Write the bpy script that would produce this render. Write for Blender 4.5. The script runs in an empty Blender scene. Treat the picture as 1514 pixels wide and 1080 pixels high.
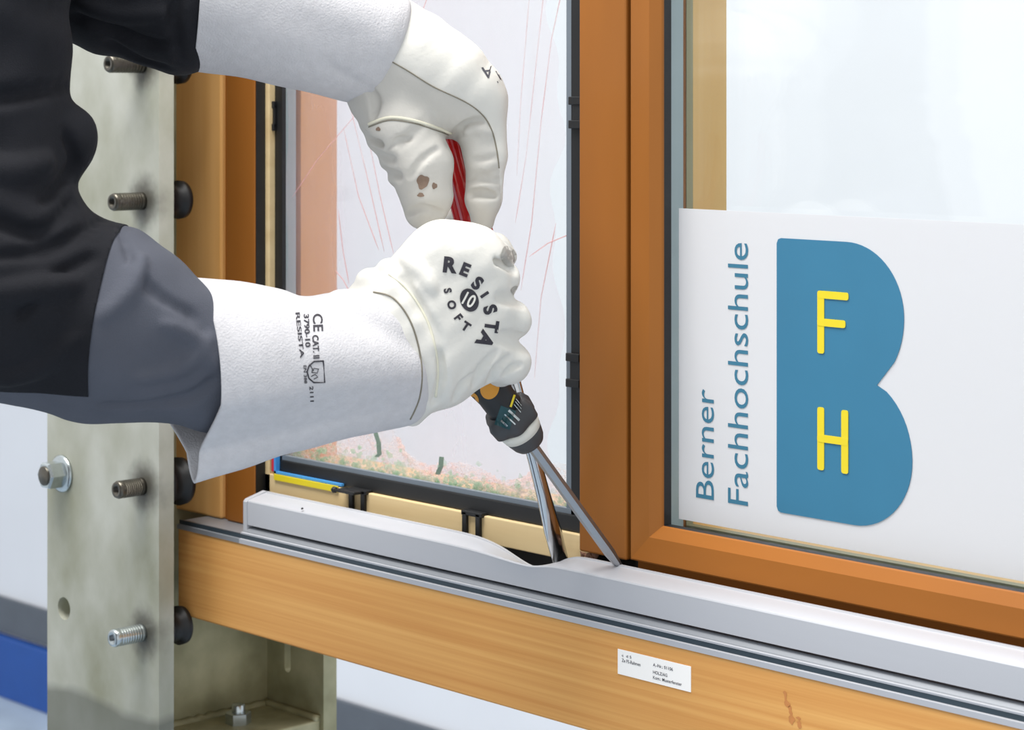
import bpy, bmesh, math, random
import numpy as np
from mathutils import Vector, Matrix
from mathutils.bvhtree import BVHTree

# ------------------------------------------------------------------ camera, world, lights
scene = bpy.context.scene
COL = scene.collection
random.seed(4); rng = np.random.default_rng(4)
A = math.radians(46); FPX = 3269.0; YH = 148.0
SA, CA = math.sin(A), math.cos(A)
CAM = Vector((1.07498, -1.11238, 0.36746))
cd = bpy.data.cameras.new('camera'); cam = bpy.data.objects.new('camera', cd); COL.objects.link(cam)
cd.sensor_fit = 'HORIZONTAL'; cd.sensor_width = 36; cd.lens = FPX / 1514 * 36
cd.shift_y = -(540 - YH) / 1514; cd.clip_start = 0.02
cam.location = CAM; cam.rotation_euler = (math.pi / 2, 0, A)
cd.dof.use_dof = True; cd.dof.focus_distance = 1.52; cd.dof.aperture_fstop = 16
scene.camera = cam

w = bpy.data.worlds.new('world'); scene.world = w; w.use_nodes = True
bg = w.node_tree.nodes['Background']; bg.inputs[0].default_value = (0.95, 0.975, 1.0, 1); bg.inputs[1].default_value = 0.85

def area(name, loc, target, sx, sy, power, col=(1, 1, 1)):
    l = bpy.data.lights.new(name, 'AREA'); l.shape = 'RECTANGLE'; l.size = sx; l.size_y = sy
    l.energy = power; l.color = col
    o = bpy.data.objects.new(name, l); COL.objects.link(o); o.location = loc
    o.rotation_euler = (Vector(target) - Vector(loc)).to_track_quat('-Z', 'Y').to_euler()
    return o
area('overhead_light', (-0.3, -0.75, 2.3), (-0.2, -0.3, 0), 1.6, 1.0, 88, (1, .98, .95))
area('overhead_light', (-1.2, 1.0, 2.4), (-1.5, 1.7, -.3), 4.5, 0.9, 36, (1, .98, .96))  # unseen light, added to brighten the back wall and the rear reveals

vs = scene.view_settings
vs.view_transform = 'Standard'; vs.look = 'None'; vs.gamma = 1; vs.exposure = 0.13; vs.use_curve_mapping = False

scene.cycles.transparent_max_bounces = 32

# ------------------------------------------------------------------ helpers
def lin(c):
    c = c / 255.0
    return c / 12.92 if c <= 0.04045 else ((c + 0.055) / 1.055) ** 2.4
def rgb(r, g, b): return (lin(r), lin(g), lin(b), 1)

def new_mat(name):
    m = bpy.data.materials.new(name); m.use_nodes = True
    return m, m.node_tree.nodes, m.node_tree.links, m.node_tree.nodes['Principled BSDF']

def mat(name, col, rough=0.5, metal=0.0, var=0.0, vscale=20, stretch=(1, 1, 1), bump=0.0, bscale=200, col2=None, coat=0.0, spec=0.5, detail=4, bstretch=None):
    m, N, L, P = new_mat(name)
    P.inputs['Base Color'].default_value = col
    P.inputs['Roughness'].default_value = rough; P.inputs['Metallic'].default_value = metal
    P.inputs['Coat Weight'].default_value = coat; P.inputs['Specular IOR Level'].default_value = spec
    tc = N.new('ShaderNodeTexCoord')
    if var > 0 or col2:
        mp = N.new('ShaderNodeMapping'); mp.inputs['Scale'].default_value = stretch
        no = N.new('ShaderNodeTexNoise'); no.inputs['Scale'].default_value = vscale; no.inputs['Detail'].default_value = detail
        L.new(tc.outputs['Object'], mp.inputs[0]); L.new(mp.outputs[0], no.inputs['Vector'])
        rp = N.new('ShaderNodeValToRGB'); rp.color_ramp.elements[0].position = .3; rp.color_ramp.elements[1].position = .7
        c2 = col2 or tuple(min(1, x * (1 + var)) for x in col[:3]) + (1,)
        c1 = col if col2 else tuple(x * (1 - var) for x in col[:3]) + (1,)
        rp.color_ramp.elements[0].color = c1; rp.color_ramp.elements[1].color = c2
        L.new(no.outputs['Fac'], rp.inputs[0]); L.new(rp.outputs[0], P.inputs['Base Color'])
    if bump > 0:
        mp2 = N.new('ShaderNodeMapping'); mp2.inputs['Scale'].default_value = bstretch or stretch
        n2 = N.new('ShaderNodeTexNoise'); n2.inputs['Scale'].default_value = bscale; n2.inputs['Detail'].default_value = 3
        L.new(tc.outputs['Object'], mp2.inputs[0]); L.new(mp2.outputs[0], n2.inputs['Vector'])
        b = N.new('ShaderNodeBump'); b.inputs['Strength'].default_value = bump; b.inputs['Distance'].default_value = 0.001
        L.new(n2.outputs['Fac'], b.inputs['Height']); L.new(b.outputs[0], P.inputs['Normal'])
    return m

def film_mat(name, col, alpha, rough=0.3, spec=0.5, trans=0.0, var=None, vscale=8, stretch=(1, 1, 1)):
    """thin sheet: part of the light passes straight through, the rest is scattered and mirrored"""
    m, N, L, P = new_mat(name)
    P.inputs['Base Color'].default_value = col; P.inputs['Roughness'].default_value = rough
    P.inputs['Specular IOR Level'].default_value = spec
    out = N['Material Output']; tr = N.new('ShaderNodeBsdfTransparent'); mx = N.new('ShaderNodeMixShader')
    body = P.outputs[0]
    if trans > 0:
        tl = N.new('ShaderNodeBsdfTranslucent'); tl.inputs[0].default_value = col
        m2 = N.new('ShaderNodeMixShader'); m2.inputs[0].default_value = trans
        L.new(P.outputs[0], m2.inputs[1]); L.new(tl.outputs[0], m2.inputs[2]); body = m2.outputs[0]
    mx.inputs[0].default_value = alpha
    if var:
        tc = N.new('ShaderNodeTexCoord'); mp = N.new('ShaderNodeMapping'); mp.inputs['Scale'].default_value = stretch
        no = N.new('ShaderNodeTexNoise'); no.inputs['Scale'].default_value = vscale; no.inputs['Detail'].default_value = 5
        mr = N.new('ShaderNodeMapRange'); mr.inputs[1].default_value = .3; mr.inputs[2].default_value = .7
        mr.inputs[3].default_value = var[0]; mr.inputs[4].default_value = var[1]
        L.new(tc.outputs['Object'], mp.inputs[0]); L.new(mp.outputs[0], no.inputs['Vector'])
        L.new(no.outputs['Fac'], mr.inputs[0]); L.new(mr.outputs[0], mx.inputs[0])
    L.new(tr.outputs[0], mx.inputs[1]); L.new(body, mx.inputs[2]); L.new(mx.outputs[0], out.inputs[0])
    return m

def glass_mat(name, tint=(0.985, 0.99, 0.985, 1)):
    m, N, L, P = new_mat(name); N.remove(P)
    out = N['Material Output']; tr = N.new('ShaderNodeBsdfTransparent'); tr.inputs[0].default_value = tint
    gl = N.new('ShaderNodeBsdfGlossy'); gl.inputs['Roughness'].default_value = 0.01
    lw = N.new('ShaderNodeLayerWeight'); pw = N.new('ShaderNodeMath'); pw.operation = 'POWER'; pw.inputs[1].default_value = 5
    fr = N.new('ShaderNodeMath'); fr.operation = 'MULTIPLY_ADD'; fr.inputs[1].default_value = .96; fr.inputs[2].default_value = .03
    L.new(lw.outputs['Facing'], pw.inputs[0]); L.new(pw.outputs[0], fr.inputs[0])
    mx = N.new('ShaderNodeMixShader'); L.new(fr.outputs[0], mx.inputs[0]); L.new(tr.outputs[0], mx.inputs[1]); L.new(gl.outputs[0], mx.inputs[2])
    L.new(mx.outputs[0], out.inputs[0]); return m

M = {}
M['wall'] = mat('wall_paint', rgb(226, 228, 233), .8, var=.02, vscale=3)
M['floor'] = mat('floor_paint', rgb(165, 180, 194), .5, var=.2, vscale=6)
M['dado'] = mat('dado_grey', rgb(92, 98, 106), .6, var=.05)
M['blue'] = mat('trim_blue', rgb(22, 78, 158), .45, var=.05)
M['steel'] = mat('galvanised_steel', rgb(146, 146, 124), .50, .2, vscale=13, col2=rgb(198, 199, 190), stretch=(1, 1, .7), detail=6, bump=.15, bscale=60)
M['steel_raw'] = mat('yellow_zinc_steel', rgb(124, 122, 90), .55, .2, vscale=16, col2=rgb(190, 186, 152), bump=.2, bscale=80)
M['bolt'] = mat('dark_bolt_steel', rgb(96, 92, 84), .32, .85, var=.2, vscale=90)
M['zinc'] = mat('zinc_bolt', rgb(190, 198, 200), .25, .9, var=.1, vscale=60)
M['black'] = mat('black_rubber', rgb(20, 21, 23), .5, var=.2, vscale=60)
M['hole'] = mat('socket_dark', rgb(8, 8, 8), .8, var=.1)
M['brown'] = mat('brown_lacquer', rgb(150, 92, 34), .5, var=.10, vscale=14, stretch=(1, 1, .25), bump=.05, bscale=150, spec=.3)
M['brown_h'] = mat('brown_lacquer_rail', rgb(160, 97, 34), .5, var=.10, vscale=14, stretch=(.25, 1, 1), bump=.05, bscale=150, spec=.3)
M['pine_h'] = mat('pine_sill', rgb(204, 142, 76), .55, vscale=60, stretch=(.04, 1, 3.5), col2=rgb(224, 170, 100), bump=.08, bscale=120, detail=5, spec=.3)
M['pine_v'] = mat('pine_upright', rgb(222, 164, 94), .5, vscale=22, stretch=(2.5, 1, .1), col2=rgb(236, 184, 116), bump=.06, bscale=120, detail=6)
M['knot'] = mat('resin_streak', rgb(194, 128, 70), .5, var=.1, vscale=200)
M['beige'] = mat('raw_wood', rgb(214, 186, 136), .6, vscale=30, stretch=(.15, 1, 2), col2=rgb(232, 208, 160), bump=.06)
M['pale'] = mat('pale_reveal_wood', rgb(226, 180, 112), .5, vscale=25, stretch=(1, 1, .1), col2=rgb(238, 198, 130))
M['orange_w'] = mat('orange_reveal_wood', rgb(232, 158, 84), .5, vscale=25, stretch=(1, 1, .1), col2=rgb(240, 172, 100))
M['alu'] = mat('anodised_aluminium', rgb(186, 188, 194), .42, .15, var=.03, vscale=40, stretch=(.05, 1, 1), bump=.03)
M['alu_m'] = mat('mill_aluminium', rgb(142, 146, 152), .4, .3, var=.05, vscale=40, stretch=(.05, 1, 1))
M['seal_g'] = mat('grey_glass_edge', rgb(112, 122, 132), .4, .1, var=.05)
M['gasket_o'] = mat('olive_gasket', rgb(158, 154, 122), .5, var=.05)
M['alu_d'] = mat('dark_track_tone', rgb(52, 66, 76), .4, .2, var=.08, vscale=30)
M['spacer'] = mat('spacer_grey', rgb(176, 190, 192), .5, .1, var=.05)
M['glass'] = glass_mat('pane_glass')
M['film'] = film_mat('frosted_film', rgb(230, 230, 232), .95, .55, .3, .25)
M['petrol'] = mat('petrol_print', rgb(54, 118, 150), .45, var=.03)
M['petrol_txt'] = mat('petrol_text', rgb(58, 116, 142), .45, var=.03)
M['yellow'] = mat('yellow_print', rgb(228, 206, 40), .45, var=.03)
M['paper'] = mat('paper_label', rgb(250, 248, 245), .6, var=.01)
M['ink'] = mat('grey_ink', rgb(84, 84, 92), .7, var=.15, vscale=400)
M['ink_d'] = mat('dark_ink', rgb(52, 50, 58), .7, var=.25, vscale=500)
M['foil'] = film_mat('pink_plastic_foil', rgb(252, 222, 232), .3, .2, .6, .7, var=(.12, .34), vscale=7, stretch=(1.5, 1, .35))
M['fold'] = film_mat('pink_foil_fold', rgb(250, 200, 198), .5, .3, .5, .5, var=(.15, .6), vscale=12)
M['shard'] = film_mat('green_glass_shards', rgb(206, 232, 208), .3, .05, 1.0, .6, var=(.02, .55), vscale=60)
M['crumple'] = film_mat('crumpled_foil', rgb(255, 238, 234), .35, .08, 1.0, .7, var=(.06, .72), vscale=40)  # whiter colour and patchy opacity paint in the pale highlights
M['leather'] = mat('white_grain_leather', rgb(222, 220, 213), .5, var=.012, vscale=30, bump=.25, bscale=260, spec=.35)
M['leather_d'] = mat('soiled_shaded_leather', rgb(204, 201, 194), .55, var=.03, vscale=35, bump=.25, bscale=260, spec=.35)  # palm tone: soil, plus underside shade put into the colour
M['leather_g'] = mat('grey_leather', rgb(168, 166, 160), .6, var=.06, vscale=60)
M['suede'] = mat('grey_split_leather', rgb(204, 203, 206), .9, var=.04, vscale=160, bump=.5, bscale=700, spec=.15)
M['piping'] = mat('cream_piping', rgb(232, 228, 208), .6, var=.05, vscale=60)
M['thread'] = mat('seam_thread', rgb(132, 126, 112), .8, var=.1)
M['stain'] = mat('brown_stain', rgb(140, 118, 102), .8, var=.15, vscale=120)
M['navy'] = mat('black_twill', rgb(30, 31, 36), .85, var=.12, vscale=25, bump=.35, bscale=1200, spec=.2)
M['grey_cl'] = mat('grey_twill', rgb(86, 89, 99), .85, var=.06, vscale=25, bump=.35, bscale=1200, spec=.2)
M['chrome'] = mat('chrome_blade', rgb(205, 206, 208), .13, 1.0, var=.03, vscale=30)
M['satin'] = mat('satin_steel', rgb(168, 170, 174), .32, .9, var=.04, vscale=40)
M['grip'] = mat('black_grip', rgb(28, 29, 32), .5, var=.1, vscale=60)
M['grip_g'] = mat('charcoal_collar', rgb(62, 63, 66), .5, var=.06, vscale=60)
M['orange'] = mat('orange_grip', rgb(214, 146, 42), .5, var=.05)
M['white_pl'] = mat('white_band', rgb(226, 224, 214), .5, var=.03)
M['teal'] = mat('label_teal', rgb(24, 70, 76), .3, var=.1)
M['tape_y'] = mat('yellow_tape', rgb(226, 206, 30), .5, var=.05)
M['tape_b'] = mat('blue_tape', rgb(70, 150, 220), .5, var=.05)
M['tape_r'] = mat('red_tape', rgb(206, 50, 70), .5, var=.05)
M['splinter'] = mat('torn_wood', rgb(150, 112, 92), .8, var=.3, vscale=150, bump=.5, bscale=300)
m, N, L, P = new_mat('red_acetate'); M['red'] = m
P.inputs['Base Color'].default_value = rgb(214, 10, 18); P.inputs['Roughness'].default_value = .12
P.inputs['Transmission Weight'].default_value = .25; P.inputs['Coat Weight'].default_value = .5
P.inputs['IOR'].default_value = 1.49

def grease(m, spots, r, col):
    """dark oil stains around the screw holes and a dull dirty foot"""
    N, L = m.node_tree.nodes, m.node_tree.links; P = N['Principled BSDF']; src = P.inputs['Base Color'].links[0].from_socket
    tc = N.new('ShaderNodeTexCoord'); no = N.new('ShaderNodeTexNoise'); no.inputs['Scale'].default_value = 90
    L.new(tc.outputs['Object'], no.inputs['Vector'])
    for p in spots:
        d = N.new('ShaderNodeVectorMath'); d.operation = 'DISTANCE'; d.inputs[1].default_value = p; L.new(tc.outputs['Object'], d.inputs[0])
        ad = N.new('ShaderNodeMath'); ad.operation = 'MULTIPLY_ADD'; ad.inputs[1].default_value = .012; L.new(no.outputs['Fac'], ad.inputs[0]); L.new(d.outputs['Value'], ad.inputs[2])
        mr = N.new('ShaderNodeMapRange'); mr.interpolation_type = 'SMOOTHSTEP'; mr.inputs[1].default_value = r * .55; mr.inputs[2].default_value = r * 1.5; mr.inputs[3].default_value = .85; mr.inputs[4].default_value = 0
        L.new(ad.outputs[0], mr.inputs[0])
        mx = N.new('ShaderNodeMix'); mx.data_type = 'RGBA'; mx.inputs[7].default_value = col
        L.new(mr.outputs[0], mx.inputs[0]); L.new(src, mx.inputs[6]); src = mx.outputs[2]
    sp = N.new('ShaderNodeSeparateXYZ'); L.new(tc.outputs['Object'], sp.inputs[0])
    ad = N.new('ShaderNodeMath'); ad.operation = 'MULTIPLY_ADD'; ad.inputs[1].default_value = .03; n2 = N.new('ShaderNodeTexNoise'); n2.inputs['Scale'].default_value = 14
    L.new(tc.outputs['Object'], n2.inputs['Vector']); L.new(n2.outputs['Fac'], ad.inputs[0]); L.new(sp.outputs['Z'], ad.inputs[2])
    mr = N.new('ShaderNodeMapRange'); mr.inputs[1].default_value = -.142; mr.inputs[2].default_value = -.132; mr.inputs[3].default_value = .7; mr.inputs[4].default_value = 0
    L.new(ad.outputs[0], mr.inputs[0]); mx = N.new('ShaderNodeMix'); mx.data_type = 'RGBA'; mx.inputs[7].default_value = rgb(92, 94, 84)
    L.new(mr.outputs[0], mx.inputs[0]); L.new(src, mx.inputs[6]); L.new(mx.outputs[2], P.inputs['Base Color'])
grease(M['steel'], [(-.475, -.045, z) for z in (.3975, .2825, .0425, -.0805)], .024, rgb(62, 58, 50))

def new_obj(name, me, m=None, parent=None, smooth=False):
    o = bpy.data.objects.new(name, me); COL.objects.link(o)
    if m is not None and len(me.materials) == 0: me.materials.append(m)
    if smooth:
        for p in me.polygons: p.use_smooth = True
    if parent is not None:
        o.parent = parent; base = parent
        o.matrix_parent_inverse = world_of(parent).inverted()
    return o
def world_of(o):
    mw = Matrix.Translation(o.location) @ o.rotation_euler.to_matrix().to_4x4()
    return (world_of(o.parent) @ o.matrix_parent_inverse @ mw) if o.parent else mw
def tag(o, label=None, cat=None, group=None, kind=None):
    if label: o['label'] = label
    if cat: o['category'] = cat
    if group: o['group'] = group
    if kind: o['kind'] = kind
    return o
def empty(name, loc, label=None, cat=None, group=None):
    o = bpy.data.objects.new(name, None); COL.objects.link(o); o.location = loc; o.empty_display_size = .03
    return tag(o, label, cat, group)
def mesh(name, verts, faces):
    me = bpy.data.meshes.new(name); me.from_pydata([tuple(v) for v in verts], [], faces); me.update(); return me
def fixn(me):
    bm = bmesh.new(); bm.from_mesh(me); bmesh.ops.recalc_face_normals(bm, faces=bm.faces); bm.to_mesh(me); bm.free(); return me

def box(name, x0, x1, y0, y1, z0, z1, m, parent=None, bev=0.0):
    bm = bmesh.new(); bmesh.ops.create_cube(bm, size=1)
    for v in bm.verts: v.co = Vector((x0 + (v.co.x + .5) * (x1 - x0), y0 + (v.co.y + .5) * (y1 - y0), z0 + (v.co.z + .5) * (z1 - z0)))
    if bev: bmesh.ops.bevel(bm, geom=list(bm.edges), offset=bev, segments=2, affect='EDGES', profile=.5)
    me = bpy.data.meshes.new(name); bm.to_mesh(me); bm.free()
    return new_obj(name, me, m, parent)

def frame_members(names, x0, z0, x1, z1, prof, m, parent, sides='BRTL', mats=None):
    """four mitred members of a rectangular frame; prof = closed list of (inset, Y)"""
    res = {}
    corners = {'B': ((x0, z0, 1, 1), (x1, z0, -1, 1)), 'R': ((x1, z0, -1, 1), (x1, z1, -1, -1)),
               'T': ((x1, z1, -1, -1), (x0, z1, 1, -1)), 'L': ((x0, z1, 1, -1), (x0, z0, 1, 1))}
    for sd, nm in zip('BRTL', names):
        if sd not in sides: continue
        v = []
        for (cx, cz, sx, sz) in corners[sd]:
            for (i, y) in prof: v.append((cx + sx * i, y, cz + sz * i))
        n = len(prof)
        f = [(k, (k + 1) % n, n + (k + 1) % n, n + k) for k in range(n)] + [tuple(range(n))[::-1], tuple(range(n, 2 * n))]
        res[sd] = new_obj(nm, fixn(mesh(nm, v, f)), (mats or {}).get(sd, m), parent)
    return res

def extrude_x(name, prof, x0, x1, m, parent):
    n = len(prof)
    v = [(x0, y, z) for y, z in prof] + [(x1, y, z) for y, z in prof]
    f = [(k, (k + 1) % n, n + (k + 1) % n, n + k) for k in range(n)] + [tuple(range(n))[::-1], tuple(range(n, 2 * n))]
    return new_obj(name, fixn(mesh(name, v, f)), m, parent)

def plate(name, outline, holes, y0, y1, m, parent):
    """flat plate in the XZ plane with real holes, between y0 and y1"""
    cu = bpy.data.curves.new(name, 'CURVE'); cu.dimensions = '2D'; cu.fill_mode = 'BOTH'; cu.extrude = (y1 - y0) / 2
    for poly in [outline] + holes:
        sp = cu.splines.new('POLY'); sp.points.add(len(poly) - 1); sp.use_cyclic_u = True
        for p, (x, z) in zip(sp.points, poly): p.co = (x, z, 0, 1)
    o = bpy.data.objects.new(name, cu); COL.objects.link(o)
    me = bpy.data.meshes.new_from_object(o.evaluated_get(bpy.context.evaluated_depsgraph_get()))
    bpy.data.objects.remove(o)
    for v in me.vertices: v.co = Vector((v.co.x, (y0 + y1) / 2 + v.co.z, v.co.y))
    return new_obj(name, fixn(me), m, parent)

def circ(cx, cz, rx, rz, n=20, half=0):
    """circle or slot outline (half = straight half length along z)"""
    return [(cx + rx * math.cos(t), cz + rz * math.sin(t) + (half if math.sin(t) > 0 else -half)) for t in [2 * math.pi * (k + .5) / n for k in range(n)]]

def lathe(name, prof, base, axis, m, parent=None, n=32, smooth=True, flute=0, famp=0.0, frange=None, rot=0.0, shape=None):
    """prof = [(along, radius)], around axis from base"""
    ax = Vector(axis).normalized(); q = ax.to_track_quat('Z', 'Y').to_matrix()
    v = []; f = []
    for (h, r) in prof:
        for k in range(n):
            t = 2 * math.pi * k / n + rot; rr = r
            if flute and (frange is None or frange[0] <= h <= frange[1]): rr = r * (1 - famp * (0.5 + 0.5 * math.cos(flute * t)))
            if shape: rr = r * shape(t)
            v.append(Vector(base) + q @ Vector((rr * math.cos(t), rr * math.sin(t), h)))
    for i in range(len(prof) - 1):
        for k in range(n): f.append((i * n + k, i * n + (k + 1) % n, (i + 1) * n + (k + 1) % n, (i + 1) * n + k))
    f.append(tuple(range(n))[::-1]); f.append(tuple(range((len(prof) - 1) * n, len(prof) * n)))
    return new_obj(name, fixn(mesh(name, v, f)), m, parent, smooth)

def tube(name, pts, r, m, parent=None, n=8):
    pts = [Vector(p) for p in pts]; v = []; f = []
    rr = r if isinstance(r, (list, tuple)) else [r] * len(pts)
    for i, p in enumerate(pts):
        t = (pts[min(i + 1, len(pts) - 1)] - pts[max(i - 1, 0)]).normalized()
        u = t.orthogonal().normalized() if i == 0 else (u - t * u.dot(t)).normalized()
        b = t.cross(u)
        for k in range(n):
            a = 2 * math.pi * k / n; v.append(p + (u * math.cos(a) + b * math.sin(a)) * rr[i])
    for i in range(len(pts) - 1):
        for k in range(n): f.append((i * n + k, i * n + (k + 1) % n, (i + 1) * n + (k + 1) % n, (i + 1) * n + k))
    f.append(tuple(range(n))[::-1]); f.append(tuple(range((len(pts) - 1) * n, len(pts) * n)))
    return new_obj(name, fixn(mesh(name, v, f)), m, parent, True)

def text_mesh(body, bold=0.0):
    cu = bpy.data.curves.new('t', 'FONT'); cu.body = body; cu.size = 1; cu.offset = bold; cu.resolution_u = 4
    o = bpy.data.objects.new('t', cu); COL.objects.link(o)
    me = bpy.data.meshes.new_from_object(o.evaluated_get(bpy.context.evaluated_depsgraph_get()))
    bpy.data.objects.remove(o); return me
def bbox2(me):
    xs = [v.co.x for v in me.vertices]; ys = [v.co.y for v in me.vertices]
    return min(xs), max(xs), min(ys), max(ys)

# camera ray helpers: the photograph's viewing rays with a chosen real distance
RGT = Vector((CA, SA, 0)); FWD = Vector((-SA, CA, 0)); UP = Vector((0, 0, 1))
def ray(px, py): return FWD + RGT * ((px - 757) / FPX) - UP * ((py - YH) / FPX)
def P3(px, py, Z): return CAM + ray(px, py) * Z
def onY(px, py, Y):
    d = ray(px, py); return CAM + d * ((Y - CAM.y) / d.y)

# ------------------------------------------------------------------ the hall
FLOOR = -1.21; WY = 2.0
tag(box('floor', -7, 3.5, -3.5, WY, FLOOR - .1, FLOOR, M['floor']), kind='structure')
tag(box('wall_back', -7, 3.5, WY, WY + .1, FLOOR - .1, 2.6, M['wall']), kind='structure')
tag(box('trim_1', -7, 3.5, WY - .012, WY, -1.044, -.952, M['dado'], bev=.003), kind='structure')
tag(box('trim_2', -7, 3.5, WY - .03, WY, FLOOR, -1.05, M['blue'], bev=.004), kind='structure')

# ------------------------------------------------------------------ steel column
colm = empty('steel_column', (-.539, .05, FLOOR), 'grey steel H-section column with clamp screws at the left of the window', 'column')
XL, XR = -.6245, -.4535; TOP = 1.25
plate('front_flange', [(XL, FLOOR), (XR, FLOOR), (XR, TOP), (XL, TOP)],
      [circ(-.5975, -.080, .010, .010)], -.045, -.030, M['steel'], colm)
box('web', -.5435, -.5345, -.030, .131, FLOOR, TOP, M['steel_raw'], colm)
plate('back_flange', [(XL, FLOOR), (XR, FLOOR), (XR, TOP), (XL, TOP)],
      [circ(-.505, -.128, .0045, .0045, 16, .018), circ(-.463, -.098, .005, .005, 16, .016)], .131, .146, M['steel_raw'], colm)
box('stiffener', -.5345, XR - .004, -.030, .131, -.196, -.184, M['steel_raw'], colm, bev=.002)
tube('weld_bead', [(-.5325, y, -.1835 + .0012 * math.sin(y * 500)) for y in np.linspace(-.028, .13, 30)], .004, M['steel_raw'], colm, 6)
tube('weld_bead', [(x, .128, -.183) for x in np.linspace(-.533, -.458, 14)], .004, M['steel_raw'], colm, 6)
box('foot_plate', -.69, -.39, -.13, .23, FLOOR, FLOOR + .02, M['steel_raw'], colm, bev=.003)
hexs = lambda t: math.cos(math.pi / 6) / math.cos((t % (math.pi / 3)) - math.pi / 6)
nut = empty('hex_nut', (-.50, .072, -.184), 'zinc hex nut sitting on the column stiffener below the sill beam', 'nut')
lathe('nut_body', [(0, .0115), (.0095, .0115), (.010, .0105)], (-.50, .072, -.184), (0, 0, 1), M['zinc'], nut, 24, False, shape=hexs)
lathe('stud', [(0, .006), (.016, .006), (.017, .005)], (-.50, .072, -.184), (0, 0, 1), M['zinc'], nut, 16)

names = ['uppermost black clamp screw in the steel column beside the upper sleeve', 'second clamp screw from the top in the steel column above the grey sleeve',
         'clamp screw in the steel column just below the lower glove cuff', 'lowest clamp screw in the steel column below the sill beam top']
for (z, ln, lb, tip) in [(.3975, .034, names[0], 0), (.2825, .030, names[1], 0), (.0425, .026, names[2], 0), (-.0805, .030, names[3], 1)]:
    s = empty('clamp_screw', (-.478, -.045, z), lb, 'screw', 'clamp screws in the steel column')
    mm = M['zinc'] if tip else M['bolt']
    r = .0075; pr = .0205 if z == .0425 else .0165
    prof = [(0, r)]
    for k in range(9):
        h = .003 + k * (ln - .008) / 9; prof += [(h, r), (h + .001, r * .93), (h + .002, r)]
    prof += [(ln - .002, r), (ln, r * .86), (ln, r * .5), (ln - .006, r * .45)]
    lathe('shank', prof, (-.478, -.045, z), (0, -1, 0), mm, s, 24)
    lathe('hex_socket', [(0, r * .47), (.0008, r * .47)], (-.478, -.045 - ln + .0055, z), (0, -1, 0), M['hole'], s, 6, False)
    lathe('pressure_pad', [(0, .94 * pr), (.002, pr), (.006, .96 * pr), (.008, .8 * pr), (.017, .78 * pr), (.019, pr), (.024, .97 * pr)], (-.478, -.028, z), (0, 1, 0), M['black'], s, 32)
hb = empty('hex_bolt', (-.600, -.045, .0385), 'zinc flanged hex bolt at the left edge of the column face', 'bolt')
lathe('bolt_flange', [(0, .0165), (.002, .0165), (.004, .0135)], (-.600, -.045, .0385), (0, -1, 0), M['zinc'], hb, 32)
lathe('bolt_head', [(0, .0125), (.0125, .0125), (.0145, .011)], (-.600, -.049, .0385), (0, -1, 0), M['zinc'], hb, 24, False, shape=hexs)
lathe('bolt_end', [(0, .0085), (.0012, .0085), (.0018, .0075)], (-.600, -.0632, .0385), (0, -1, 0), M['bolt'], hb, 24)

# ------------------------------------------------------------------ sill beam, track and aluminium cover rail
XE = .85
sb = empty('sill_beam', (.1, .05, -.074), 'long honey-coloured pine sill beam running across the bottom', 'beam')
box('beam_body', -.490, XE, 0, .12, -.074, 0, M['pine_h'], sb, bev=.0015)
def streak(pts_, w0, nm, m, parent):
    v, f = [], []
    for i, (x, z) in enumerate(pts_):
        ww = w0 * (.25 + random.random()) * (.3 if i in (0, len(pts_) - 1) else 1)
        v += [(x - ww, -.00015, z), (x + ww, -.00015, z)]
    for i in range(len(pts_) - 1): f.append((2 * i, 2 * i + 1, 2 * i + 3, 2 * i + 2))
    return new_obj(nm, mesh(nm, v, f), m, parent)
for px0, py0, py1 in ((1161, 1022, 1046), (1168, 1044, 1072), (1180, 1060, 1078)):
    q0, q1 = onY(px0, py0, 0), onY(px0 + 3, py1, 0)
    streak([(q0.x + (q1.x - q0.x) * t + random.uniform(-.0006, .0006), q0.z + (q1.z - q0.z) * t) for t in np.linspace(0, 1, 9)], .0022, 'knot', M['knot'], sb)
lb = empty('paper_label', (.062, 0, -.02), 'small white printed paper label stuck on the pine sill beam', 'label')
box('label_sheet', .0285, .0955, -.0004, -.0001, -.0285, -.0113, M['paper'], lb)
def flat_text(body, x, z, h, m, parent, y=-.0006, wd=None, bold=0.01, name='print', rot=False):
    """lettering on a plane facing the viewer; z = baseline; rot = reads upwards with x = baseline"""
    me = text_mesh(body, bold); a0, a1, b0, b1 = bbox2(me)
    s = h / (b1 - b0); sx = (wd / (a1 - a0)) if wd else s
    for v in me.vertices:
        u, q = (v.co.x - a0) * sx, (v.co.y - b0) * s
        v.co = Vector((x - q, y, z + u)) if rot else Vector((x + u, y, z + q))
    return new_obj(name, me, m, parent)
flat_text('Ze FS-Rahmen', .0325, -.0195, .0023, M['ink'], lb, wd=.0175)
flat_text('c  d 5', .0325, -.0158, .0018, M['ink'], lb, wd=.009)
flat_text('A.-Nr.: 01106', .0615, -.0172, .0022, M['ink'], lb, wd=.018)
flat_text('HOLZ/AG', .0615, -.0222, .0022, M['ink'], lb, wd=.013)
flat_text('Kom.: Musterfenster', .0615, -.0258, .0022, M['ink'], lb, wd=.026)

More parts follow.
